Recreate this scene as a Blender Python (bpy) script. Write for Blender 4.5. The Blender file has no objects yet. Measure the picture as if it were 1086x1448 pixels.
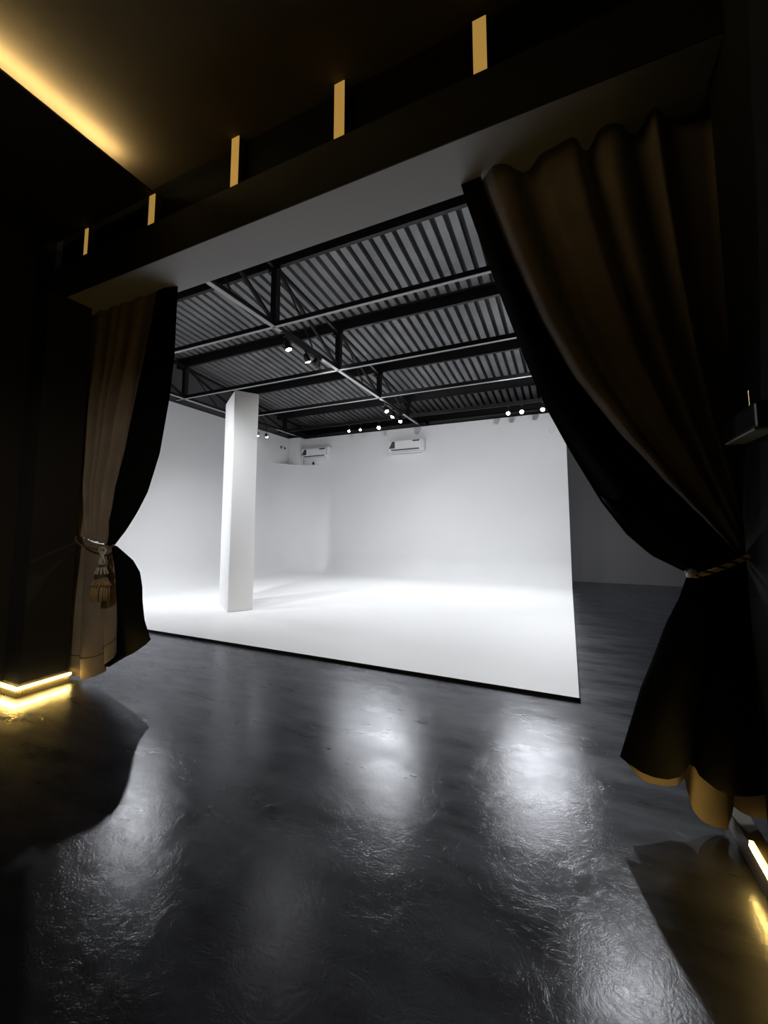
import bpy, bmesh, math, random
from mathutils import Vector, Matrix
random.seed(7)
sc = bpy.context.scene
C = sc.collection
R = math.radians
sin, cos, pi = math.sin, math.cos, math.pi

# ------------------------------------------------------------------ materials
def mat(name, col, rough=0.6, metal=0.0, emis=None, estr=0.0, spec=0.5, sheen=0.0, bump=None, mottle=None):
    m = bpy.data.materials.new(name); m.use_nodes = True
    nt = m.node_tree; b = nt.nodes['Principled BSDF']
    b.inputs['Base Color'].default_value = (*col, 1)
    b.inputs['Roughness'].default_value = rough
    b.inputs['Metallic'].default_value = metal
    b.inputs['Specular IOR Level'].default_value = spec
    if sheen:
        b.inputs['Sheen Weight'].default_value = sheen
        b.inputs['Sheen Roughness'].default_value = 0.4
    if emis:
        b.inputs['Emission Color'].default_value = (*emis, 1)
        b.inputs['Emission Strength'].default_value = estr
    tc = nt.nodes.new('ShaderNodeTexCoord')
    if bump:
        sc_, st, dist = bump
        n = nt.nodes.new('ShaderNodeTexNoise'); n.inputs['Scale'].default_value = sc_; n.inputs['Detail'].default_value = 4
        bp = nt.nodes.new('ShaderNodeBump'); bp.inputs['Strength'].default_value = st; bp.inputs['Distance'].default_value = dist
        nt.links.new(tc.outputs['Object'], n.inputs['Vector'])
        nt.links.new(n.outputs['Fac'], bp.inputs['Height']); nt.links.new(bp.outputs['Normal'], b.inputs['Normal'])
    if mottle:
        sc_, amt = mottle
        n = nt.nodes.new('ShaderNodeTexNoise'); n.inputs['Scale'].default_value = sc_; n.inputs['Detail'].default_value = 5
        r = nt.nodes.new('ShaderNodeValToRGB')
        r.color_ramp.elements[0].position = .3; r.color_ramp.elements[1].position = .7
        r.color_ramp.elements[0].color = (*[c * (1 - amt) for c in col], 1)
        r.color_ramp.elements[1].color = (*[min(1, c * (1 + amt)) for c in col], 1)
        nt.links.new(tc.outputs['Object'], n.inputs['Vector'])
        nt.links.new(n.outputs['Fac'], r.inputs['Fac']); nt.links.new(r.outputs['Color'], b.inputs['Base Color'])
    return m

M = {}
M['cyc'] = mat('white_cyc_paint', (.80, .805, .82), .55, spec=.3, mottle=(.7, .015))
M['cyc_edge'] = mat('black_board_edge', (.01, .01, .01), .7)
M['pillar'] = mat('white_pillar_paint', (.78, .785, .80), .6, spec=.3)
M['black_wall'] = mat('matte_black_wall_paint', (.013, .0125, .012), .75, spec=.25, mottle=(1.5, .2))
M['dark_wall'] = mat('charcoal_wall_paint', (.16, .16, .168), .8, spec=.2)
M['void'] = mat('deep_black_paint', (.004, .004, .004), .9, spec=.1)
M['beam'] = mat('grey_beam_paint', (.34, .345, .36), .7, spec=.25)
M['ceil'] = mat('dark_brown_black_ceiling_paint', (.07, .058, .042), .8, spec=.2, mottle=(2, .15))
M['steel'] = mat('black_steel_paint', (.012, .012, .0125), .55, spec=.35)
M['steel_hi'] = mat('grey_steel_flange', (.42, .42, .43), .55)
M['sheet'] = mat('dark_grey_roof_sheet', (.24, .24, .25), .5, metal=.3, mottle=(1.2, .3))
M['tan'] = mat('brown_curtain_fabric', (.17, .143, .118), .85, spec=.12, sheen=.1, bump=(420, .15, .001), mottle=(5, .12))
M['lining'] = mat('black_curtain_lining', (.003, .003, .0033), .65, spec=.06, bump=(300, .1, .001))
M['rope_gold'] = mat('gold_rope', (.2, .14, .07), .6)
M['rope_dark'] = mat('dark_rope', (.03, .022, .015), .7)
M['rope_bright'] = mat('bright_gold_rope', (.62, .42, .18), .5)
M['rope_pale'] = mat('pale_grey_rope', (.30, .28, .25), .6)
M['amber'] = mat('amber_light_slot', (.3, .16, .03), .6, emis=(1.0, .57, .13), estr=.34)
M['led'] = mat('warm_led', (1, .8, .4), .5, emis=(1.0, .80, .33), estr=2.6)
M['led_down'] = mat('warm_led_downlight', (1, .8, .4), .5, emis=(1.0, .66, .17), estr=125)
M['led_cove'] = mat('warm_cove_led', (1, .8, .4), .5, emis=(1.0, .72, .30), estr=125)
M['led_left'] = mat('warm_led_left_downlight', (1, .8, .4), .5, emis=(1.0, .66, .17), estr=210)
M['plinth'] = mat('dark_bronze_plinth', (.06, .05, .03), .5)
M['ac'] = mat('white_ac_plastic', (.82, .83, .84), .35)
M['ac_grey'] = mat('dark_grey_ac_louver', (.06, .06, .065), .5)
M['sticker'] = mat('dark_sticker', (.05, .05, .055), .5, mottle=(30, .7))
M['lamp_black'] = mat('black_lamp_body', (.012, .012, .012), .35)
M['lens'] = mat('white_lit_lens', (1, 1, 1), .4, emis=(1, .985, .96), estr=60)
M['lens_dim'] = mat('dim_lens', (.7, .7, .7), .2, emis=(1, .98, .95), estr=6)
M['chrome'] = mat('chrome', (.6, .6, .6), .15, metal=1)
M['white_cable'] = mat('white_cable', (.8, .8, .8), .5)
M['brass'] = mat('brass_rod', (.5, .35, .15), .3, metal=.8)

def floor_material():
    m = bpy.data.materials.new('black_trowelled_floor'); m.use_nodes = True
    nt = m.node_tree; N = nt.nodes; L = nt.links; b = N['Principled BSDF']
    tc = N.new('ShaderNodeTexCoord')
    # colour: cloudy charcoal with long trowel streaks
    mp = N.new('ShaderNodeMapping'); mp.inputs['Scale'].default_value = (1.0, 3.2, 1); mp.inputs['Rotation'].default_value = (0, 0, R(-14))
    L.new(tc.outputs['Object'], mp.inputs['Vector'])
    n1 = N.new('ShaderNodeTexNoise'); n1.inputs['Scale'].default_value = 1.4; n1.inputs['Detail'].default_value = 8; n1.inputs['Roughness'].default_value = .62
    L.new(mp.outputs['Vector'], n1.inputs['Vector'])
    r1 = N.new('ShaderNodeValToRGB'); e = r1.color_ramp.elements
    e[0].position = .3; e[0].color = (.008, .0083, .0095, 1); e[1].position = .75; e[1].color = (.014, .0145, .0175, 1)
    L.new(n1.outputs['Fac'], r1.inputs['Fac']); DF = N.new('ShaderNodeBsdfDiffuse'); L.new(r1.outputs['Color'], DF.inputs['Color'])
    # roughness
    n2 = N.new('ShaderNodeTexNoise'); n2.inputs['Scale'].default_value = 1.2; n2.inputs['Detail'].default_value = 5; n2.inputs['Roughness'].default_value = .6
    L.new(mp.outputs['Vector'], n2.inputs['Vector'])
    mr = N.new('ShaderNodeMapRange'); mr.inputs['To Min'].default_value = .20; mr.inputs['To Max'].default_value = .25
    mr.inputs['From Min'].default_value = .3; mr.inputs['From Max'].default_value = .7
    L.new(n2.outputs['Fac'], mr.inputs['Value']); GL = N.new('ShaderNodeBsdfGlossy'); GL.distribution = 'BECKMANN'; GL.inputs['Color'].default_value = (.92, .94, 1, 1); L.new(mr.outputs['Result'], GL.inputs['Roughness'])
    # bump: wrinkled trowel curls (warped ridges) + soft waves + scratches
    nw = N.new('ShaderNodeTexNoise'); nw.inputs['Scale'].default_value = 3.0; nw.inputs['Detail'].default_value = 3
    L.new(tc.outputs['Object'], nw.inputs['Vector'])
    mx = N.new('ShaderNodeVectorMath'); mx.operation = 'MULTIPLY_ADD'; mx.inputs[1].default_value = (.35, .35, .35)
    L.new(nw.outputs['Color'], mx.inputs[0]); L.new(tc.outputs['Object'], mx.inputs[2])
    rg = N.new('ShaderNodeTexNoise'); rg.inputs['Scale'].default_value = 24; rg.inputs['Detail'].default_value = 4; rg.inputs['Roughness'].default_value = .6; rg.inputs['Distortion'].default_value = 1.6
    L.new(mx.outputs['Vector'], rg.inputs['Vector'])
    fz = N.new('ShaderNodeTexNoise'); fz.inputs['Scale'].default_value = 42; fz.inputs['Detail'].default_value = 3; fz.inputs['Roughness'].default_value = .55; fz.inputs['Distortion'].default_value = 2.2
    L.new(mx.outputs['Vector'], fz.inputs['Vector'])
    s3 = N.new('ShaderNodeMath'); s3.operation = 'MULTIPLY_ADD'; s3.inputs[1].default_value = .5
    L.new(fz.outputs['Fac'], s3.inputs[0]); L.new(rg.outputs['Fac'], s3.inputs[2])
    b1 = N.new('ShaderNodeBump'); b1.inputs['Strength'].default_value = .34; b1.inputs['Distance'].default_value = .0022
    L.new(s3.outputs[0], b1.inputs['Height'])
    n4 = N.new('ShaderNodeTexNoise'); n4.inputs['Scale'].default_value = 5; n4.inputs['Detail'].default_value = 5
    L.new(mp.outputs['Vector'], n4.inputs['Vector'])
    b2 = N.new('ShaderNodeBump'); b2.inputs['Strength'].default_value = .2; b2.inputs['Distance'].default_value = .002
    L.new(n4.outputs['Fac'], b2.inputs['Height']); L.new(b1.outputs['Normal'], b2.inputs['Normal'])
    L.new(b2.outputs['Normal'], DF.inputs['Normal']); L.new(b2.outputs['Normal'], GL.inputs['Normal'])
    FR = N.new('ShaderNodeFresnel'); FR.inputs['IOR'].default_value = 1.5; L.new(b2.outputs['Normal'], FR.inputs['Normal'])
    G2_ = N.new('ShaderNodeBsdfGlossy'); G2_.distribution = 'BECKMANN'; G2_.inputs['Color'].default_value = (.9, .93, 1, 1); G2_.inputs['Roughness'].default_value = .46
    L.new(b2.outputs['Normal'], G2_.inputs['Normal'])
    MG = N.new('ShaderNodeMixShader'); L.new(GL.outputs[0], MG.inputs[1]); L.new(G2_.outputs[0], MG.inputs[2])
    mw = N.new('ShaderNodeMapRange'); mw.inputs['From Min'].default_value = .35; mw.inputs['From Max'].default_value = .65; mw.inputs['To Min'].default_value = .14; mw.inputs['To Max'].default_value = .44
    L.new(n1.outputs['Fac'], mw.inputs['Value']); L.new(mw.outputs['Result'], MG.inputs['Fac'])
    MX = N.new('ShaderNodeMixShader'); L.new(FR.outputs[0], MX.inputs['Fac']); L.new(DF.outputs[0], MX.inputs[1]); L.new(MG.outputs[0], MX.inputs[2])
    L.new(MX.outputs[0], N['Material Output'].inputs['Surface']); N.remove(b)
    return m
M['floor'] = floor_material()

# ------------------------------------------------------------------ helpers
def newobj(name, me, m, parent=None, smooth=False):
    o = bpy.data.objects.new(name, me); C.objects.link(o)
    if m is not None and not me.materials: me.materials.append(M[m] if isinstance(m, str) else m)
    if parent: o.parent = parent
    if smooth:
        for p in me.polygons: p.use_smooth = True
    return o

class MB:
    def __init__(s): s.v = []; s.f = []
    def add(s, vs, fs):
        k = len(s.v); s.v += [tuple(v) for v in vs]; s.f += [tuple(i + k for i in f) for f in fs]; return s
    def box(s, x0, x1, y0, y1, z0, z1):
        return s.add([(x0,y0,z0),(x1,y0,z0),(x1,y1,z0),(x0,y1,z0),(x0,y0,z1),(x1,y0,z1),(x1,y1,z1),(x0,y1,z1)],
                     [(0,3,2,1),(4,5,6,7),(0,1,5,4),(1,2,6,5),(2,3,7,6),(3,0,4,7)])
    def bar(s, a, b, w, h, up=(0,0,1)):
        a = Vector(a); b = Vector(b); d = (b - a).normalized(); u = Vector(up)
        sd = d.cross(u)
        if sd.length < 1e-4: sd = d.cross(Vector((1,0,0)))
        sd.normalize(); u2 = sd.cross(d).normalized()
        vs = []
        for p in (a, b):
            for i, j in ((-1,-1),(1,-1),(1,1),(-1,1)): vs.append(p + sd*i*w/2 + u2*j*h/2)
        return s.add(vs, [(0,1,2,3),(7,6,5,4),(0,4,5,1),(1,5,6,2),(2,6,7,3),(3,7,4,0)])
    def tube(s, pts, r, n=8, cap=True):
        pts = [Vector(p) for p in pts]; rr = r if isinstance(r, (list, tuple)) else [r]*len(pts)
        k = len(s.v); prev = None
        for i, p in enumerate(pts):
            d = (pts[min(i+1, len(pts)-1)] - pts[max(i-1, 0)]).normalized()
            if prev is None:
                u = d.orthogonal().normalized()
            else:
                u = (prev - d*prev.dot(d)).normalized()
            prev = u; w = d.cross(u)
            for j in range(n):
                a = 2*pi*j/n; s.v.append(tuple(p + (u*cos(a) + w*sin(a))*rr[i]))
        for i in range(len(pts)-1):
            for j in range(n):
                a = k+i*n+j; b = k+i*n+(j+1) % n
                s.f.append((a, b, b+n, a+n))
        if cap:
            s.f.append(tuple(k+j for j in range(n))[::-1]); e = k+(len(pts)-1)*n; s.f.append(tuple(e+j for j in range(n)))
        return s
    def grid(s, rows):
        k = len(s.v); n = len(rows[0])
        for r_ in rows: s.v += [tuple(p) for p in r_]
        for i in range(len(rows)-1):
            for j in range(n-1):
                a = k+i*n+j; s.f.append((a, a+1, a+n+1, a+n))
        return s
    def mesh(s, name):
        me = bpy.data.meshes.new(name); me.from_pydata(s.v, [], s.f); me.validate(); me.update(); return me
    def build(s, name, m, parent=None, smooth=False, bevel=0, origin=None):
        me = s.mesh(name)
        bm = bmesh.new(); bm.from_mesh(me); bmesh.ops.recalc_face_normals(bm, faces=bm.faces)
        bm.to_mesh(me); bm.free()
        o = newobj(name, me, m, parent, smooth)
        if origin is not None: o.location = origin
        if bevel:
            b = o.modifiers.new('bevel', 'BEVEL'); b.width = bevel; b.segments = 2; b.limit_method = 'ANGLE'
        return o

def tag(o, label=None, cat=None, group=None, kind=None):
    if label: o['label'] = label
    if cat: o['category'] = cat
    if group: o['group'] = group
    if kind: o['kind'] = kind
    return o
def thing(name, label, cat, loc=(0,0,0), rz=0, group=None):
    o = bpy.data.objects.new(name, None); C.objects.link(o); o.location = loc; o.rotation_euler = (0, 0, rz)
    o.empty_display_size = .1
    return tag(o, label, cat, group)
def struct(name, label, mb, m, smooth=False):
    return tag(mb.build(name, m, None, smooth), label, 'setting', None, 'structure')
def dup(root, loc, label):
    r_ = root.copy(); C.objects.link(r_); r_.location = loc; r_['label'] = label
    for ch in root.children:
        c = ch.copy(); C.objects.link(c); c.parent = r_
        for g in ch.children:
            d = g.copy(); C.objects.link(d); d.parent = c
    return r_
def interp(pts, t):
    # piecewise catmull-rom over equally spaced list
    n = len(pts)-1; x = max(0, min(.999999, t))*n; i = int(x); f = x-i
    g = lambda k: pts[max(0, min(n, k))]
    out = []
    for a, b, c, d in zip(g(i-1), g(i), g(i+1), g(i+2)):
        out.append(.5*((2*b) + (-a+c)*f + (2*a-5*b+4*c-d)*f*f + (-a+3*b-3*c+d)*f**3))
    return out
def arc_resample(pts, n):
    # resample polyline to n points equally spaced
    P = [Vector((*p, 0)[:3]) if len(p) == 2 else Vector(p) for p in pts]
    d = [0]
    for a, b in zip(P, P[1:]): d.append(d[-1]+(b-a).length)
    out = []
    for k in range(n):
        t = d[-1]*k/(n-1); i = 0
        while i < len(d)-2 and d[i+1] < t: i += 1
        f = (t-d[i])/max(1e-9, d[i+1]-d[i]); p = P[i].lerp(P[i+1], f); out.append((p.x, p.y))
    return out
def lerp(a, b, t): return a+(b-a)*t
def table(tb, t):
    for (a, va), (b, vb) in zip(tb, tb[1:]):
        if t <= b: return lerp(va, vb, (t-a)/(b-a))
    return tb[-1][1]
def smooth01(t): t = max(0, min(1, t)); return t*t*(3-2*t)

# ------------------------------------------------------------------ shell
XL, XR, YB = -8.75, 4.6, 12.32
struct('floor', 'black trowelled glossy floor', MB().box(XL-.1, XR+.1, -3.1, YB+.1, -.1, 0), 'floor')
struct('wall_left', 'dark left wall of the studio', MB().box(XL-.1, XL, 2.3, YB, 0, 6.1), 'dark_wall')
struct('wall_right', 'dark right wall of the studio', MB().box(XR, XR+.1, 2.3, YB, 0, 6.1), 'dark_wall')
struct('wall_back', 'charcoal back wall behind the white cyclorama', MB().box(XL, XR, YB, YB+.1, 0, 6.1), 'dark_wall')
struct('wall_front', 'black wall around the curtained opening',
       MB().box(XL, -4.9, 2.25, 2.43, 0, 6.1).box(.85, XR, 2.25, 2.43, 0, 6.1).box(-4.9, .85, 2.30, 2.5, 4.62, 6.1), 'black_wall')
# passage in front of the opening
struct('wall_left', 'black left wall and pier of the passage',
       MB().box(-4.92, -4.8, -3, 2.05, 0, 4.62).box(-4.92, -4.52, 2.05, 2.43, 0, 3.8), 'black_wall').name = 'wall_passage_left'
struct('wall_right', 'black right wall of the passage', MB().box(.75, .87, -3, 2.43, 0, 3.8).box(.75, .87, -3, 2.19, 3.8, 4.62), 'black_wall').name = 'wall_passage_right'
struct('wall_rear', 'black wall behind the viewer', MB().box(-4.92, .87, -3.1, -3, 0, 4.7), 'black_wall')
# passage ceiling (upper level) and lowered border with the cove
struct('ceiling', 'dark upper ceiling of the passage', MB().box(-4.92, .87, -3, 2.5, 4.60, 4.62), 'ceil').name = 'ceiling_passage'
struct('ceiling', 'black lowered ceiling border along the left wall', MB().box(-4.8, -3.26, -3, 2.19, 4.455, 4.475), 'black_wall').name = 'ceiling_border'
cove = thing('cove_light', 'warm yellow cove light glowing behind the edge of the lowered ceiling', 'light strip', (-3.36, -.5, 4.475))
MB().box(-.03, .03, -2.4, 2.42, 0, .012).build('aluminium_channel', 'plinth', cove)
MB().box(.03, .06, -2.4, 2.40, .012, .022).build('led_strip', 'led_cove', cove)

# header beam over the opening
hb = thing('header_beam', 'wide grey painted header beam spanning above the curtains', 'beam', (-2, 2.4, 3.8))
MB().box(-2.92, 2.87, -.206, .2, 0, .37).build('beam_body', 'beam', hb)
MB().box(-2.92, 2.87, -.214, -.206, 0.0, .37).build('unlit_front_face', 'black_wall', hb)  # beam's unlit front face: its shade is put into a black sheet
# clerestory recess
struct('trim_1', 'black recessed band above the header beam', MB().box(-4.8, .75, 2.26, 2.30, 4.17, 4.60), 'void')
words_ = ['leftmost short amber slot light above the beam, beside the left wall', 'narrow amber slot light under the end of the ceiling cove',
          'middle amber slot light above the beam, third from the left', 'tall amber slot light above the beam, second from the right',
          'wide amber slot light at far right above the beam']
for (x0, x1, z0, z1), lb in zip(((-4.285, -4.235, 4.17, 4.455), (-3.325, -3.25, 4.17, 4.46), (-2.345, -2.27, 4.17, 4.598), (-1.385, -1.305, 4.172, 4.598), (-.415, -.335, 4.185, 4.535)), words_):
    w = x1-x0
    t = thing('slot_light', lb, 'slot light', ((x0+x1)/2, 2.25, z0), 0, 'amber slot lights above the beam')
    MB().box(-w/2, w/2, -.056, -.050, 0, z1-z0).build('diffuser', 'amber', t)
    MB().box(-w/2, w/2, -.050, .01, 0, z1-z0).build('housing', 'plinth', t)

# plinths with LED
pl = thing('plinth', 'low plinth with glowing yellow edge around the left pier', 'plinth', (-4.45, 2.0, 0))
MB().box(-.34, 0, 0, .042, 0, .068).box(-.064, 0, .042, .42, 0, .068).build('plinth_body', 'plinth', pl, bevel=.004)
MB().box(-.012, .014, -.014, .425, .074, .088).box(-.34, .014, -.014, .012, .074, .088).build('led_diffuser', 'led', pl)
MB().box(.002, .012, -.012, .42, .068, .073).box(-.34, .012, -.012, -.002, .068, .073).build('led_strip', 'led_left', pl)
pr = thing('plinth', 'low plinth with glowing yellow edge along the right wall', 'plinth', (.67, 2.45, 0))
MB().box(0, .075, -5.4, .28, 0, .112).build('plinth_body', 'plinth', pr, bevel=.004)
MB().box(-.004, .012, -5.4, -.07, .120, .134).build('led_diffuser', 'led', pr)
MB().box(-.004, -.0005, -5.4, -.07, .108, .119).build('led_strip', 'led_down', pr)

# ------------------------------------------------------------------ cyclorama
cyc = thing('cyclorama', 'seamless white cyclorama with curved floor edges and rounded corner', 'backdrop', (-4.3, 7.6, 0))
ox, oy = -4.3, 7.6
CX0, CX1, CY0, CY1, CZ = -8.61, .03, 3.965, 11.265, .032
RC, RF, ZRIM, ZT = 1.1, .6, 3.55, 4.475
path = []
for k in range(13): path.append((CX0, lerp(CY0, CY1-RC, k/12), 1, 0))
for k in range(1, 16):
    a = pi - (pi/2)*k/16
    path.append((CX0+RC+RC*cos(a), CY1-RC+RC*sin(a), -cos(a), -sin(a)))
for k in range(13): path.append((lerp(CX0+RC, CX1, k/12), CY1, 0, -1))
rows = []
for x, y, nx, ny in path:
    r_ = []
    for k in range(13):
        a = (pi/2)*k/12
        d = RF*(1-sin(a)); z = CZ+RF*(1-cos(a)); r_.append((x+nx*d-ox, y+ny*d-oy, z))
    for z in (1.5, 2.5, ZRIM): r_.append((x-ox, y-oy, z))
    rows.append(r_)
mb = MB().grid(rows)
inner = [(r_[0][0], r_[0][1], CZ) for r_ in rows]
o = mb.build('curved_wall', 'cyc', cyc, smooth=True)
fl = MB()
fl.v = [(p[0], p[1], CZ) for p in inner] + [(CX1-ox, CY0-oy, CZ)]
# floor polygon: inner path closed by the front right corner
fl.f = [tuple(range(len(fl.v)))]
fl.build('floor_deck', 'cyc', cyc)
MB().box(CX0-ox, CX1-ox+.008, CY0-oy, CY0-oy+.02, 0.001, CZ-.001).box(CX1-ox-.02, CX1-ox+.008, CY0-oy, CY1-oy, 0.001, CZ-.004).build('deck_edge', 'cyc_edge', cyc)
MB().box(CX0-ox, CX0-ox+.0, 0, 0, 0, 0)
# square upper wall above the rounded corner, rim cap
up = MB()
up.add([(CX0-ox, CY0-oy, ZRIM), (CX0-ox, CY1-oy, ZRIM), (CX0-ox, CY1-oy, ZT), (CX0-ox, CY0-oy, ZT+.03)], [(0, 1, 2, 3)])
up.add([(CX0-ox, CY1-oy, ZRIM), (CX1-ox, CY1-oy, ZRIM), (CX1-ox, CY1-oy, ZT), (CX0-ox, CY1-oy, ZT)], [(0, 1, 2, 3)])
up.build('upper_wall', 'cyc', cyc)
cap = MB(); ap = [(p[0]-ox, p[1]-oy, ZRIM) for p in path[12:29]]
cap.v = ap + [(CX0-ox, CY1-oy, ZRIM)]; cap.f = [tuple(range(len(cap.v)))]
cap.build('corner_rim', 'cyc', cyc)
MB().tube([(p[0]-ox+p[2]*.004, p[1]-oy+p[3]*.004, ZRIM-.004) for p in path[12:29]], .011, 6).build('added_rim_bead', 'cyc', cyc, smooth=True)  # bead added so the rim catches a highlight and shadow line
MB().box(CX0-.1-ox, CX0-.005-ox, CY0-oy, CY1+.1-oy, 0, ZT).box(CX0-ox-.005, CX1-ox-.004, CY1+.005-oy, CY1+.1-oy, 0, ZT-.005).build('backing_frame', 'cyc_edge', cyc)
MB().box(CX1-.012-ox, CX1+.002-ox, CY1-.001-oy, CY1+.05-oy, CZ, ZT-.006).build('side_edge', 'cyc', cyc)
# boxed chase in the corner
tag(MB().box(-.22, .22, -.13, .13, 0, .92).build('corner_chase', 'cyc', None, origin=(-8.37, 11.12, 3.56)), 'small white boxed chase high in the far corner beside the left air conditioner', 'boxing')

# pillar (rotated square column)
A_ = Vector((-6.141, 5.842, 0)); B_ = Vector((-5.341, 5.278, 0)); C_ = Vector((-5.108, 5.632, 0)); D_ = A_ + (C_-B_)
pc = (A_+C_)/2
pp = thing('pillar', 'tall white square pillar standing on the white studio floor', 'pillar', (pc.x, pc.y, CZ))
mb = MB(); q = [p-pc for p in (A_, B_, C_, D_)]
mb.add([(p.x, p.y, 0) for p in q]+[(p.x, p.y, 3.895) for p in q], [(0, 3, 2, 1), (4, 5, 6, 7), (0, 1, 5, 4), (1, 2, 6, 5), (2, 3, 7, 6), (3, 0, 4, 7)])
mb.build('shaft', 'pillar', pp, bevel=.012)
mb = MB(); mb.add([(p.x*.6, p.y*.6, 3.895) for p in q]+[(p.x*.6, p.y*.6, 5.0) for p in q], [(0, 3, 2, 1), (4, 5, 6, 7), (0, 1, 5, 4), (1, 2, 6, 5), (2, 3, 7, 6), (3, 0, 4, 7)])

# ------------------------------------------------------------------ roof
def zpur(y): return 5.575-.093*(y-4.76)
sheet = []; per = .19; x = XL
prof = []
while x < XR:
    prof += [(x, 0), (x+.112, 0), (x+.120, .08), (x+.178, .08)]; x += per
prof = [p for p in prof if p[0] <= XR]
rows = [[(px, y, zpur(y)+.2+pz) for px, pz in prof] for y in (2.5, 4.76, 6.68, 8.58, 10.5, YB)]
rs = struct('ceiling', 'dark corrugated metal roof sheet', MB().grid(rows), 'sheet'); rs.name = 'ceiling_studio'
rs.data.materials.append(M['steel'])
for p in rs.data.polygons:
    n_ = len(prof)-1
    if (p.index % n_) % 4 == 2: p.material_index = 1  # top face of each flute coloured black
struct('ceiling', 'roof cover above the sheets', MB().add([(XL-.1, 2.25, 6.12), (XR+.1, 2.25, 6.12), (XR+.1, YB+.1, 6.10), (XL-.1, YB+.1, 6.10)], [(0, 1, 2, 3)]), 'void').name = 'ceiling_outer'

YS = [2.86, 4.76, 6.68, 8.58, 10.5]
names = ['just behind the header beam', 'nearest the header beam', 'second back from the header beam', 'third back from the header beam', 'farthest back, above the back wall lamps']
for i, y in enumerate(YS + [12.2]):
    z = zpur(y)
    if i == 0: nm = 'black roof purlin hidden just behind the header beam'
    else: nm = ['black roof purlin seen right under the grey header beam edge', 'black roof purlin, second band back from the beam, with bolt heads',
                'black roof purlin, third band back from the beam', 'black roof purlin, fourth band back, above the far lamps', 'black roof purlin against the far back wall'][i-1]
    if i == 0: continue
    t = thing('roof_purlin', nm, 'purlin', (-2.1, y, z), 0, 'black roof purlins')
    MB().box(-6.6, 6.6, -.004, .004, 0, .2).box(-6.6, 6.6, -.06, .004, .192, .2).build('web', 'steel', t)
    MB().box(-6.6, 6.6, -.004, .06, -.004, .004).build('bottom_flange', 'steel', t)
tie_lb = ['black tie beam with pale lower flange, nearest the header beam', 'black tie beam with pale lower flange, second from the header beam',
          'black tie beam with pale lower flange, third from the header beam', 'black tie beam farthest back, carrying the back wall lamps']
for y, lb in zip(YS[1:], tie_lb):
    t = thing('tie_beam', lb, 'tie beam', (-2.1, y, 4.57), 0, 'tie beams across the studio')
    MB().box(-6.55, 6.6, .0, .012, .006, .10).build('upright_web', 'steel', t)
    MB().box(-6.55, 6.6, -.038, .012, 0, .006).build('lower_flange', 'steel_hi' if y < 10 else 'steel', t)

def make_truss(lb, x):
    t = thing('roof_truss', lb, 'truss', (x, 2.5, 4.57), 0, 'black roof trusses running away from the opening')
    Y = lambda y: y-2.5
    MB().box(-.035, .035, .02, YB-2.5, .012, .075).build('bottom_chord', 'steel', t)
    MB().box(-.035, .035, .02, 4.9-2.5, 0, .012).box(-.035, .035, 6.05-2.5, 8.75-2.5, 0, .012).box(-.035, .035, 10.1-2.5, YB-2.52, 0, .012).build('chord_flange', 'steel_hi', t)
    MB().bar((0, .1, zpur(2.6)-4.57-.03), (0, YB-2.55, zpur(YB)-4.57-.03), .05, .05).build('top_chord', 'steel', t)
    for y in YS[1:]:
        MB().box(-.052, .052, Y(y)-.05, Y(y)+.05, .05, zpur(y)-4.57+.0).build('post', 'steel', t)
        MB().box(-.1, .12, Y(y)-.06, Y(y)-.045, zpur(y)-4.57-.1, zpur(y)-4.57+.03).build('gusset_plate', 'steel', t)
    for a, b in zip(YS, YS[1:]):
        MB().bar((0, Y(a)+.05, zpur(a)-4.57-.06), (0, Y(b)-.04, .08), .045, .045).build('diagonal_brace', 'steel', t)
        # second thin rod from bottom of one bay up to the next top on the sheet side
        MB().bar((.04, Y(a)+.05, zpur(a)-4.57-.02), (.04, Y((a+b)/2), .08), .02, .02).build('thin_rod', 'steel', t)
    return t
tr = make_truss('black lattice roof truss with posts running down the middle of the studio', -4.04)
dup(tr, (-8.38, 2.5, 4.57), 'black lattice roof truss close along the left white wall')
dup(tr, (.55, 2.5, 4.57), 'black lattice roof truss on the right, behind the large curtain')

# ------------------------------------------------------------------ lamps
def lamp_proto(top=.17):
    t = thing('spotlight', 'x', 'spotlight', (0, 0, 0), 0, 'x')
    MB().box(-.02, .02, -.045, .045, top-.022, top).tube([(0, 0, top-.02), (0, 0, .072)], .008).build('mount', 'lamp_black', t)
    MB().tube([(-.062, 0, 0), (-.062, 0, .07), (0, 0, .078), (.062, 0, .07), (.062, 0, 0)], .006, 6).build('yoke', 'lamp_black', t)
    return t
def head(t, d, lit, k=1.0):
    # cylinder body pointing along d
    d = Vector(d).normalized()
    mb = MB().tube([-d*.10, -d*.085, -d*.02, d*.05], [.02*k, .042*k, .05*k, .056*k], 16)
    h = mb.build('lamp_head', 'lamp_black', t, smooth=False)
    ln = MB().tube([d*.0505, d*.053], [.047*k, .040*k], 16).build('lens', 'lens' if lit else 'lens_dim', h)
    fins = MB()
    for q in range(4): fins.tube([-d*(.03+.015*q), -d*(.037+.015*q)], .054*k, 14)
    fins.build('cooling_fins', 'lamp_black', h)
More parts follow.
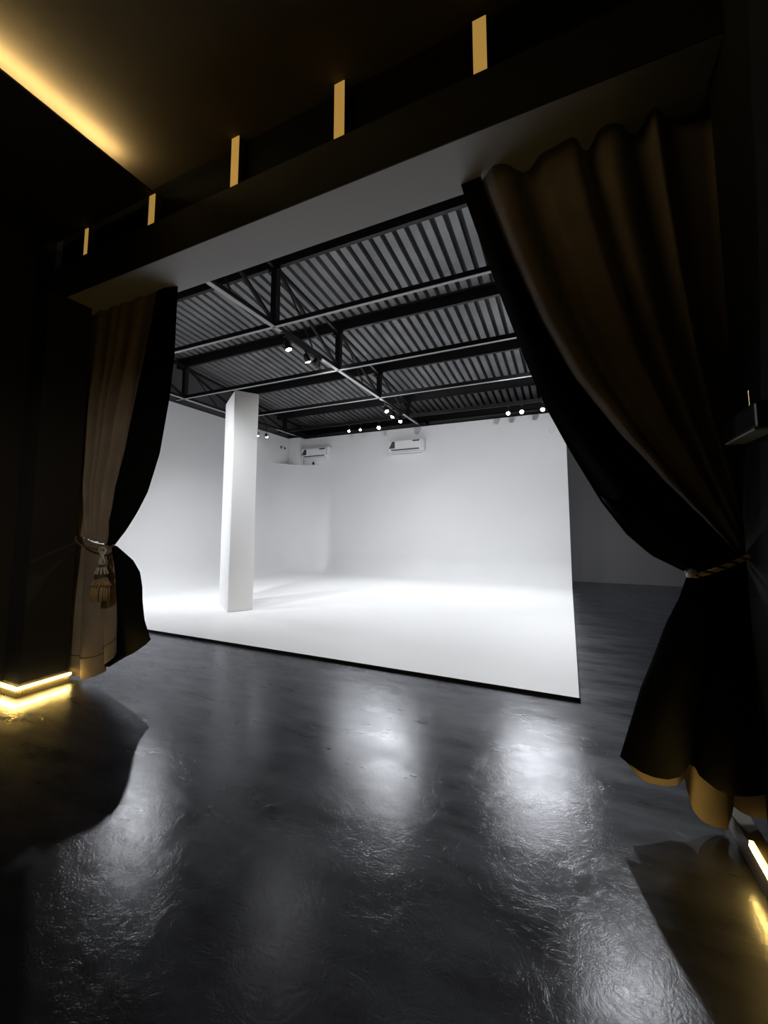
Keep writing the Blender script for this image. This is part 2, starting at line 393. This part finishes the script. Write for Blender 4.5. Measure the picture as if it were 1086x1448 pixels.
def add_lamp(pos, aim, lb, grp, power, cone=150, lit=True, soft=.05):
    t = lamp_proto((4.528 if pos[0] == -4.04 else 4.568)-pos[2]); t.location = pos; t['label'] = lb; t['group'] = grp
    d = (Vector(aim)-Vector(pos)).normalized(); head(t, d, lit, .65 if 0 < power < 56 else 1.0)
    if power:
        ld = bpy.data.lights.new('spot_beam', 'SPOT'); ld.energy = power; ld.spot_size = R(cone); ld.spot_blend = 1; ld.shadow_soft_size = soft
        ld.color = (.97, .985, 1.0)
        lo = bpy.data.objects.new('spot_beam', ld); C.objects.link(lo); lo.parent = t
        lo.location = d*.12; lo.rotation_euler = d.to_track_quat('-Z', 'Y').to_euler()
    return t
G1 = 'spotlights on the middle truss'; G2 = 'spotlights on the far tie beam'; G3 = 'spotlights along the left wall'; G4 = 'spotlights behind the right curtain'
ZL = 4.40
PW = 1.42
add_lamp((-4.04, 5.09, ZL), (-2.6, 5.6, 0), 'bright lit spotlight nearest the viewer on the middle truss', G1, 70*PW, cone=100)
add_lamp((-4.04, 5.62, ZL), (-3.2, 7.4, 0), 'bright lit spotlight second along the middle truss', G1, 90*PW, cone=105)
add_lamp((-4.04, 5.92, ZL+.02), (-4.6, 10.5, 2.2), 'spotlight turned away beside the two bright ones on the middle truss', G1, 130*PW, cone=110)
add_lamp((-4.04, 8.98, ZL-.01), (-1.5, 7.6, 0), 'lit spotlight first of the far three on the middle truss', G1, 60*PW)
add_lamp((-4.04, 9.43, ZL-.04), (-5.5, 7, 0), 'smaller lit spotlight in the middle of the far three on the middle truss', G1, 50*PW)
add_lamp((-4.04, 9.92, ZL-.04), (-3.0, 8.0, 0), 'lit spotlight last of the far three on the middle truss', G1, 58*PW)
for x, pw, lb in ((-5.95, 30, 'small faint spotlight at the left end of the far tie beam'), (-5.56, 35, 'small spotlight second from left on the far tie beam'),
              (-4.95, 66, 'bright flaring spotlight left of the right air conditioner on the far tie beam'),
              (-1.29, 88, 'bright spotlight, first of the three beside the right curtain'), (-.96, 88, 'bright spotlight, middle of the three beside the right curtain'),
              (-.47, 108, 'brightest spotlight touching the edge of the right curtain')):
    add_lamp((x, 10.48, ZL-.01), (x*.55-.3, 5.4, 0), lb, G2, pw*PW, cone=140)
add_lamp((-8.40, 9.25, 4.23), (-6.2, 7.4, 0), 'small spotlight peeking out right beside the pillar on the left wall', G3, 12*PW, cone=90)
add_lamp((-8.40, 9.65, 4.28), (-6.2, 8.8, 0), 'black spotlight tilted down on the left wall right of the pillar', G3, 12*PW, cone=90)
add_lamp((-8.38, 5.90, 4.42), (-4.2, 3.4, 0), 'spotlight on the left truss hidden behind the left curtain', G3, 105*PW, cone=120)
add_lamp((.55, 6.25, 4.40), (-.8, 4.9, 0), 'spotlight hidden behind the right curtain, nearer', G4, 110*PW, cone=130)
add_lamp((.55, 7.0, 4.40), (-1.6, 11, 2.0), 'spotlight hidden behind the right curtain, farther', G4, 190*PW, cone=110)
for x, tx, ty, tz, pw in ((-7.6, -6.6, 5.6, 0, 400), (-5.6, -7.2, 8.0, 0, 430), (-4.0, -5.0, 8.8, 0, 130), (-2.0, -2.6, 9.2, 0, 90)):  # added unseen spots, brighten the cyclorama and pillar from the front
    add_lamp((x, 2.95, 4.35), (tx, ty, tz), 'added unseen spotlight above and behind the header beam, brightening the cyclorama', 'added unseen spotlights behind the header beam', pw*PW, cone=66)
add_lamp((2.2, 5.3, 4.4), (.7, 4.7, 0), 'added unseen spotlight brightening the dark floor right of the deck, hidden behind the right curtain', G4, 300, cone=75)  # added lamp, brightens the floor beside the deck
add_lamp((2.6, 7.0, 4.4), (1.2, 8.6, 0), 'added unseen spotlight brightening the dark floor and back wall right of the cyclorama, hidden behind the right curtain', G4, 450, cone=100)  # added lamp, lifts the dark back wall and far floor
for y0, y1, lb in ((4.98, 6.05, 'black lighting track under the middle truss, nearer the viewer'), (8.86, 10.05, 'black lighting track under the middle truss, near the far wall')):
    tag(MB().box(-.018, .018, -(y1-y0)/2, (y1-y0)/2, -.02, .02).build('lighting_track', 'steel', None, origin=(-4.04, (y0+y1)/2, 4.59-.04)), lb, 'track', 'lighting tracks')

# ------------------------------------------------------------------ air conditioners
def make_ac(lb, x0, x1, z0, z1):
    w = x1-x0; h = z1-z0; xc = (x0+x1)/2
    t = thing('air_conditioner', lb, 'air conditioner', (xc, CY1-.005, z0), 0, 'wall air conditioners')
    pr_ = [(0, .03), (-.13, 0), (-.19, .045), (-.215, .11), (-.215, h-.04), (-.19, h), (0, h)]
    mb = MB(); n = len(pr_)
    vs = [(-w/2, y, z) for y, z in pr_]+[(w/2, y, z) for y, z in pr_]
    fs = [tuple(range(n)), tuple(range(2*n-1, n-1, -1))]+[(i, (i+1) % n, (i+1) % n+n, i+n) for i in range(n)]
    mb.add(vs, fs); mb.build('housing', 'ac', t, bevel=.012)
    MB().add([(-w/2+.07, -.2045, .055), (w/2-.13, -.2045, .055), (w/2-.13, -.219, .09), (-w/2+.07, -.219, .09)], [(0, 1, 2, 3)]).build('outlet_louver', 'ac_grey', t)
    MB().box(-w/2+.05, w/2-.07, -.2, -.05, -.012, .0).build('lower_flap', 'ac', t)
    MB().add([(-w/2+.005, -.2185, .12), (-w/2+.20, -.2185, .125), (-w/2+.20, -.2185, h-.055), (-w/2+.11, -.2185, h-.05)], [(0, 1, 2, 3)]).build('energy_sticker', 'sticker', t)
    MB().box(w/2-.33, w/2-.11, -.2195, -.2175, h-.085, h-.045).build('small_sticker', 'sticker', t)
    MB().box(w/2-.052, w/2-.046, -.2185, -.215, .06, h-.04).build('panel_seam', 'ac_grey', t)
make_ac('white wall air conditioner in the far corner above the curved rim', -8.10, -7.06, 3.74, 4.10)
make_ac('white wall air conditioner on the back wall, right of the corner one', -4.88, -3.78, 3.71, 4.09)
# small fittings
cm = thing('security_camera', 'tiny black and white camera on the left white wall near the corner', 'camera', (CX0+.004, 10.62, 4.1))
MB().box(0, .02, -.04, .04, -.03, .05).build('bracket', 'lamp_black', cm); MB().tube([(.02, 0, .0), (.10, -.03, -.01), (.2, -.07, -.05)], [.02, .035, .035], 12).build('camera_body', 'ac', cm)
MB().tube([(.2, -.07, -.05), (.215, -.0755, -.056)], [.033, .03], 12).build('lens', 'lamp_black', cm)
tag(MB().box(-.02, .02, -.02, .02, 0, .1).box(-.035, .035, -.02, .02, .03, .055).build('wall_fitting', 'lamp_black', None, origin=(-7.72, 11.2, 3.551)), 'tiny black fitting standing on the curved corner rim below the air conditioner', 'fitting')
pts = [(-.30+.07*cos(a)*(1-a/16), CY1-.012, 4.02+.12*sin(a)*(1-a/20)) for a in [k*.45 for k in range(17)]]
tag(MB().tube(pts, .007, 6).build('coiled_cable', 'white_cable', None), 'thin white coiled cable on the back wall beside the right curtain', 'cable')

# black box on the right passage wall
bx = thing('wall_box', 'small black box mounted on the right wall in front of the big curtain', 'wall box', (.75, 2.15, 1.88))
MB().box(-.075, 0, -.17, .17, 0, .105).build('box_body', 'lamp_black', bx, bevel=.012)
MB().box(-.08, -.005, -.16, .16, -.010, -.002).build('bottom_plate', 'steel_hi', bx)
MB().tube([(-.06, -.08, .10), (-.06, -.08, .17)], .004, 8).build('metal_pin', 'brass', bx)

# ------------------------------------------------------------------ curtains
def sheet_surface(top_pts, lead, fix, nv, nu, s0, s1, pleat, yfun, extra_top=None):
    """lead/fix: lists (x,z) from top to bottom, resampled; s0,s1: functions of t"""
    Ld = arc_resample(lead, nv); Fx = arc_resample(fix, nv)
    rows = []
    for i in range(nv):
        t = i/(nv-1); r_ = []
        for j in range(nu):
            u = j/(nu-1); s = lerp(s0(t), s1(t), u)
            x = lerp(Ld[i][0], Fx[i][0], s); z = lerp(Ld[i][1], Fx[i][1], s)
            dx, dy = pleat(u, t)
            r_.append((x+dx, yfun(s, t)+dy, z))
        rows.append(r_)
    return rows
def pl_wave(k, ph=0, jit=None):
    def f(u):
        a = 2*pi*(k*u+ph+.18*sin(2*pi*u*1.7+ph*3)+.09*sin(2*pi*u*4.3+1+ph))
        s = sin(a); return math.copysign(abs(s)**.8, s)
    return f

# ---- right curtain
rc = thing('curtain', 'large dark brown curtain tied back on the right side of the opening', 'curtain', (.8, 2.52, 0), 0, 'theatre curtains at the opening')
def off(rows, o): return [[(p[0]-o[0], p[1]-o[1], p[2]-o[2]) for p in r_] for r_ in rows]
O = (.8, 2.52, 0)
RL = [(-.575, 3.802), (-.546, 3.669), (-.374, 3.068), (-.177, 2.423), (-.082, 2.168), (.014, 1.951), (.171, 1.633), (.283, 1.457), (.392, 1.345), (.545, 1.26)]
RF_ = [(1.0, 3.802), (.93, 2.8), (.86, 2.1), (.815, 1.43)]
sb = [(0, .07), (.2, .085), (.4, .12), (.55, .18), (.7, .29), (.82, .42), (.92, .56), (1, .66)]
sbf = lambda t: table(sb, t)
w1 = pl_wave(5.0, .15)
def pleatR(u, t):
    A = lerp(.066, .026, smooth01((t-.35)/.65))
    k = min(1, u*9+.25)
    return (.012*cos(2*pi*5*u)*(1-t), A*w1(u)*k)
yR = lambda s, t: 2.525+.0*s
rows = sheet_surface(None, RL, RF_, 70, 240, sbf, lambda t: 1.0, pleatR, yR)
MB().grid(off(rows, O)).build('fabric', 'tan', rc, smooth=True)
def pleatRl(u, t):
    # lining flap: turned over the front, rolling round the boundary
    roll = .055*smooth01(t*3)*sin(pi*u)
    fold = .03*smooth01((t-.55)/.3)*sin(2*pi*(u*1.6+.15))*(1-u*.3)
    return (0, -roll+fold-.012*u)
rowsL = sheet_surface(None, RL, RF_, 70, 70, lambda t: 0, lambda t: sbf(t)+.015, pleatRl, lambda s, t: 2.515+.0*s)
MB().grid(off(rowsL, O)).build('lining', 'lining', rc, smooth=True)
# thin folded lip along the leading edge near the tie
lip = []
for t in [k/12 for k in range(13)]:
    p0 = interp([(.165, 1.66), (.235, 1.55), (.33, 1.43), (.44, 1.34), (.54, 1.28)], t)
    p1 = interp([(.175, 1.665), (.28, 1.61), (.39, 1.52), (.50, 1.41), (.56, 1.30)], t)
    lip.append([(lerp(p0[0], p1[0], v), 2.485-.03*sin(pi*v), lerp(p0[1], p1[1], v)) for v in [k/8 for k in range(9)]])
MB().grid(off(lip, O)).build('turned_edge', 'lining', rc, smooth=True)

# lower part, black side out
def hem_surface(topc, leftc, hem, rightc, nv, nu, yf):
    """topc, hem: polylines along u ; leftc/rightc: along v"""
    T = arc_resample(topc, nu); H = arc_resample(hem, nu); Lc = arc_resample(leftc, nv); Rc = arc_resample(rightc, nv)
    rows = []
    for i in range(nv):
        v = i/(nv-1); r_ = []
        for j in range(nu):
            u = j/(nu-1)
            px = (1-v)*T[j][0]+v*H[j][0]+(1-u)*Lc[i][0]+u*Rc[i][0]-((1-u)*(1-v)*T[0][0]+u*(1-v)*T[-1][0]+(1-u)*v*H[0][0]+u*v*H[-1][0])
            pz = (1-v)*T[j][1]+v*H[j][1]+(1-u)*Lc[i][1]+u*Rc[i][1]-((1-u)*(1-v)*T[0][1]+u*(1-v)*T[-1][1]+(1-u)*v*H[0][1]+u*v*H[-1][1])
            r_.append((px, yf(u, v, px, pz), pz))
        rows.append(r_)
    return rows
RLL = [(.545, 1.262), (.50, 1.13), (.44, 1.003), (.371, .817), (.31, .666), (.253, .478), (.2, .30)]
RRL = [(.815, 1.43), (.85, 1.1), (.86, .7), (.86, .29)]
hemB = [(.2, .30), (.24, .285), (.287, .267), (.34, .26), (.397, .263), (.447, .282), (.50, .335), (.515, .335), (.525, .31), (.585, .275), (.63, .267), (.677, .266), (.74, .272), (.86, .29)]
def foldB(u):
    # two rounded folds with a deep crease at u=.46, shallow one near .8
    return -.065*abs(sin(pi*u/.46))**.7 if u < .46 else -.075*abs(sin(pi*min(1, (u-.46)/.46)))**.6
rowsB = hem_surface([(.545, 1.262), (.68, 1.345), (.815, 1.43)], RLL, hemB, RRL, 50, 120,
                    lambda u, v, x, z: 2.535+foldB(u)*(.25+.75*smooth01(v*1.6))+.008*sin(9*u+6*v))
MB().grid(off(rowsB, O)).build('lower_lining', 'lining', rc, smooth=True)
RLT = [(.56, 1.27), (.52, 1.1), (.45, .95), (.385, .8), (.33, .6), (.28, .42), (.235, .255)]
hemT = [(.235, .25), (.285, .20), (.328, .178), (.38, .165), (.42, .162), (.455, .17), (.478, .20), (.486, .225), (.495, .15), (.506, .104), (.53, .07), (.561, .042), (.608, .02), (.653, .016), (.664, .09), (.668, .165), (.69, .15), (.717, .14), (.75, .13), (.78, .128), (.84, .125)]
rowsT = hem_surface([(.56, 1.27), (.69, 1.35), (.81, 1.42)], RLT, hemT, [(.81, 1.42), (.84, .9), (.84, .125)], 50, 160,
                    lambda u, v, x, z: 2.585-.03*sin(2*pi*u*2.6+.4)*smooth01(v*1.5)+.045*smooth01((u-.55)/.08)*smooth01(v)*0)
MB().grid(off(rowsT, O)).build('lower_fabric', 'tan', rc, smooth=True)

# twisted rope helper
def rope(path, r, turns, parent, nstr=3, mats=('rope_gold', 'rope_dark', 'rope_gold'), names=('gold_strand', 'dark_strand', 'gold_strand')):
    n = 90; pts = [interp(path, k/(n-1)) for k in range(n)]
    for s_ in range(nstr):
        st = []
        for k, p in enumerate(pts):
            p = Vector(p); q = Vector(pts[min(k+1, n-1)])-Vector(pts[max(k-1, 0)]); q.normalize()
            u = q.orthogonal().normalized(); u = Vector((0, 0, 1))-q*q.z; u.normalize(); w = q.cross(u)
            a = 2*pi*(turns*k/n+s_/nstr); st.append(p+(u*cos(a)+w*sin(a))*r*.55)
        MB().tube(st, r*.55, 8).build(names[s_], mats[s_], parent, smooth=True)
rt = thing('tieback_rope', 'twisted gold and black rope holding the right curtain to the wall', 'tieback', (.69, 2.46, 1.33))
rope([(-.152, .06, -.06), (-.15, .01, -.07), (-.13, -.04, -.066), (-.04, -.068, -.022), (.04, -.068, .022), (.085, -.062, .05)], .011, 10, rt, mats=('rope_bright', 'rope_dark', 'rope_bright'))
MB().tube([(-.158, .01, -.075), (-.150, -.03, -.055), (-.138, -.045, -.06)], [.012, .02, .014], 10).build('end_knot', 'rope_pale', rt, smooth=True)

# ---- left curtain
lc = thing('curtain', 'brown curtain with black lining tied back with a tassel on the left side', 'curtain', (-4.3, 2.52, 0), 0, 'theatre curtains at the opening')
O2 = (-4.3, 2.52, 0)
LL = [(-3.335, 3.802), (-3.337, 3.5), (-3.336, 3.117), (-3.375, 2.713), (-3.473, 2.184), (-3.613, 1.824), (-3.75, 1.63), (-3.90, 1.46), (-4.071, 1.306)]
LF = [(-5.0, 3.802), (-4.9, 2.8), (-4.76, 1.9), (-4.66, 1.40)]
sbl = [(0, .145), (.2, .225), (.4, .29), (.6, .34), (.75, .37), (.9, .30), (1, .10)]
sblf = lambda t: table(sbl, t)
w2 = pl_wave(6.3, .55)
def pleatL(u, t):
    A = lerp(.012, .045, smooth01(t/.5)) * (1-.55*smooth01((t-.75)/.25))
    k = min(1, u*7+.2)
    return (0, A*w2(u)*k)
rows = sheet_surface(None, LL, LF, 64, 200, sblf, lambda t: 1.0, pleatL, lambda s, t: 2.50)
MB().grid(off(rows, O2)).build('fabric', 'tan', lc, smooth=True)
rows = sheet_surface(None, LL, LF, 64, 50, lambda t: 0, lambda t: sblf(t)+.02, lambda u, t: (0, -.02*sin(pi*u)+.03*(1-u)), lambda s, t: 2.50)
MB().grid(off(rows, O2)).build('lining', 'lining', lc, smooth=True)
# lower fabric
topc = [(-4.10, 1.30), (-4.35, 1.33), (-4.66, 1.40), (-4.95, 1.45)]
hemL = [(-3.915, .31), (-3.91, .275), (-3.96, .235), (-4.03, .20), (-4.05, .17), (-4.06, .12), (-4.12, .085), (-4.2, .062), (-4.27, .045), (-4.36, .03), (-4.43, .03), (-4.47, .02), (-4.52, .02), (-4.60, .02), (-4.95, .02)]
lefte = [(-4.10, 1.30), (-4.04, 1.1), (-3.985, .85), (-3.94, .6), (-3.915, .31)]
def foldL(u, v):
    a = smooth01(v*1.5)
    f = -.05*abs(sin(pi*u/.22))**.7 if u < .22 else (-.085*abs(sin(pi*(u-.22)/.33))**.6 if u < .55 else -.06*abs(sin(pi*(u-.55)/.45))**.7)
    return f*a
rows = hem_surface(topc, lefte, hemL, [(-4.95, 1.45), (-4.95, .8), (-4.95, .02)], 50, 140, lambda u, v, x, z: 2.52+foldL(u, v)+.006*sin(14*u+5*v))
MB().grid(off(rows, O2)).build('lower_fabric', 'tan', lc, smooth=True)
# stitched hem band line
hl = [(rows[-8][j][0]-O2[0], rows[-8][j][1]-O2[1]-.004, rows[-8][j][2]) for j in range(0, 140, 3)]
MB().tube(hl, .0035, 5).build('hem_stitching', 'rope_dark', lc)
hemLb = [(-3.504, .47), (-3.56, .42), (-3.65, .365), (-3.738, .315), (-3.83, .275), (-3.93, .22), (-4.04, .16), (-4.30, .15)]
rows = hem_surface([(-4.068, 1.296), (-4.15, 1.31), (-4.30, 1.33)], [(-4.068, 1.296), (-3.95, 1.23), (-3.84, 1.17), (-3.73, 1.06), (-3.68, .93), (-3.655, .80), (-3.60, .63), (-3.50, .47)], hemLb, [(-4.30, 1.33), (-4.30, .8), (-4.30, .15)], 50, 60,
                   lambda u, v, x, z: 2.565-.035*sin(pi*u)*smooth01(v*2)+.012*sin(7*u+5*v))
MB().grid(off(rows, O2)).build('lower_lining', 'lining', lc, smooth=True)

# left tieback rope + tassel
lt = thing('tasselled_tieback', 'thin rope tieback with a hanging brown tassel on the left curtain', 'tieback', (-3.985, 2.42, 1.28))
rope([(-.56, .02, .13), (-.45, -.03, .07), (-.3, -.035, .02), (-.14, -.03, .0), (-.02, -.02, -.005), (.02, .04, .04)], .009, 22, lt, mats=('rope_gold', 'rope_dark', 'rope_dark'), names=('gold_strand', 'brown_strand', 'dark_strand'))
kn = MB()
kn.tube([(-.03+.035*cos(a)*(1), -.03+.012*sin(2*a), -.03+.045*sin(a)) for a in [k*2*pi/20 for k in range(21)]], .011, 8)
kn.tube([(-.02+.028*cos(a), -.035-.01*sin(2*a), -.095+.045*sin(a)) for a in [k*2*pi/20 for k in range(21)]], .010, 8)
kn.tube([(-.04, -.03, 0), (.0, -.045, -.06), (-.03, -.04, -.12), (-.005, -.04, -.15)], .010, 8)
kn.build('knot', 'rope_pale', lt, smooth=True)
tc_ = Vector((-.0, -.045, 0))
hd = MB().tube([tc_+Vector((0, 0, z)) for z in (-.14, -.155, -.175, -.21, -.235, -.25)], [.012, .026, .032, .045, .05, .046], 18)
hd.build('tassel_head', 'rope_dark', lt, smooth=True)
bd = MB()
for k in range(10):
    a = 2*pi*k/10; bd.tube([tc_+Vector((.03*cos(a), .03*sin(a), -.165)), tc_+Vector((.052*cos(a), .052*sin(a), -.225))], .007, 6)
bd.build('head_bands', 'rope_pale', lt)
for k, (z0, z1, r0, r1, m) in enumerate(((-.24, -.25, .053, .053, 'rope_dark'),)):
    MB().tube([tc_+Vector((0, 0, z0)), tc_+Vector((0, 0, z0-.03))], r0, 18).build('collar', m, lt)
for lay in range(2):
    n = 22 if lay == 0 else 26
    fr = MB()
    for k in range(n):
        a = 2*pi*k/n+random.random()*.1; r0 = .045 if lay else .05; r1 = .085+random.random()*.012-.012*lay; zb = (-.34 if lay == 0 else -.475)+random.random()*.012
        fr.tube([tc_+Vector((r0*cos(a), r0*sin(a)*.8, -.262)), tc_+Vector(((r0+r1)/2*1.1*cos(a), (r0+r1)/2*.8*sin(a), -.30)), tc_+Vector((r1*cos(a), r1*.8*sin(a), (-.30+zb)/2)), tc_+Vector((r1*cos(a+.05), r1*.8*sin(a+.05), zb))], .0085, 6)
    fr.build('inner_fringe' if lay else 'upper_fringe', 'rope_gold', lt, smooth=True)

# ------------------------------------------------------------------ added fill: unseen warm spot behind the viewer, lights the left curtain
ld = bpy.data.lights.new('added_curtain_fill', 'SPOT'); ld.energy = 230; ld.spot_size = R(44); ld.spot_blend = 1; ld.shadow_soft_size = .15; ld.color = (1.0, .88, .74)
lo = bpy.data.objects.new('added_curtain_fill', ld); C.objects.link(lo); lo.location = (-1.2, -1.8, 3.3)
lo.rotation_euler = (Vector((-4.3, 2.5, 1.0))-Vector(lo.location)).to_track_quat('-Z', 'Y').to_euler()

w = bpy.data.worlds.new('World'); sc.world = w; w.use_nodes = True
w.node_tree.nodes['Background'].inputs['Color'].default_value = (.01, .01, .01, 1)
w.node_tree.nodes['Background'].inputs['Strength'].default_value = .2

# ------------------------------------------------------------------ camera
cd = bpy.data.cameras.new('Camera'); cam = bpy.data.objects.new('Camera', cd); C.objects.link(cam)
cd.sensor_fit = 'VERTICAL'; cd.sensor_height = 36; cd.lens = 569.2/1448*36
cd.shift_y = -(724-692.7)/1448
cd.clip_start = .05
cam.location = (0, 0, 1.5); cam.rotation_euler = (R(90+5.1359), 0, R(24.5245))
sc.camera = cam
sc.view_settings.view_transform = 'Standard'
sc.view_settings.look = 'None'
sc.view_settings.exposure = 0
sc.cycles.max_bounces = 10; sc.cycles.diffuse_bounces = 6
sc.cycles.caustics_reflective = False
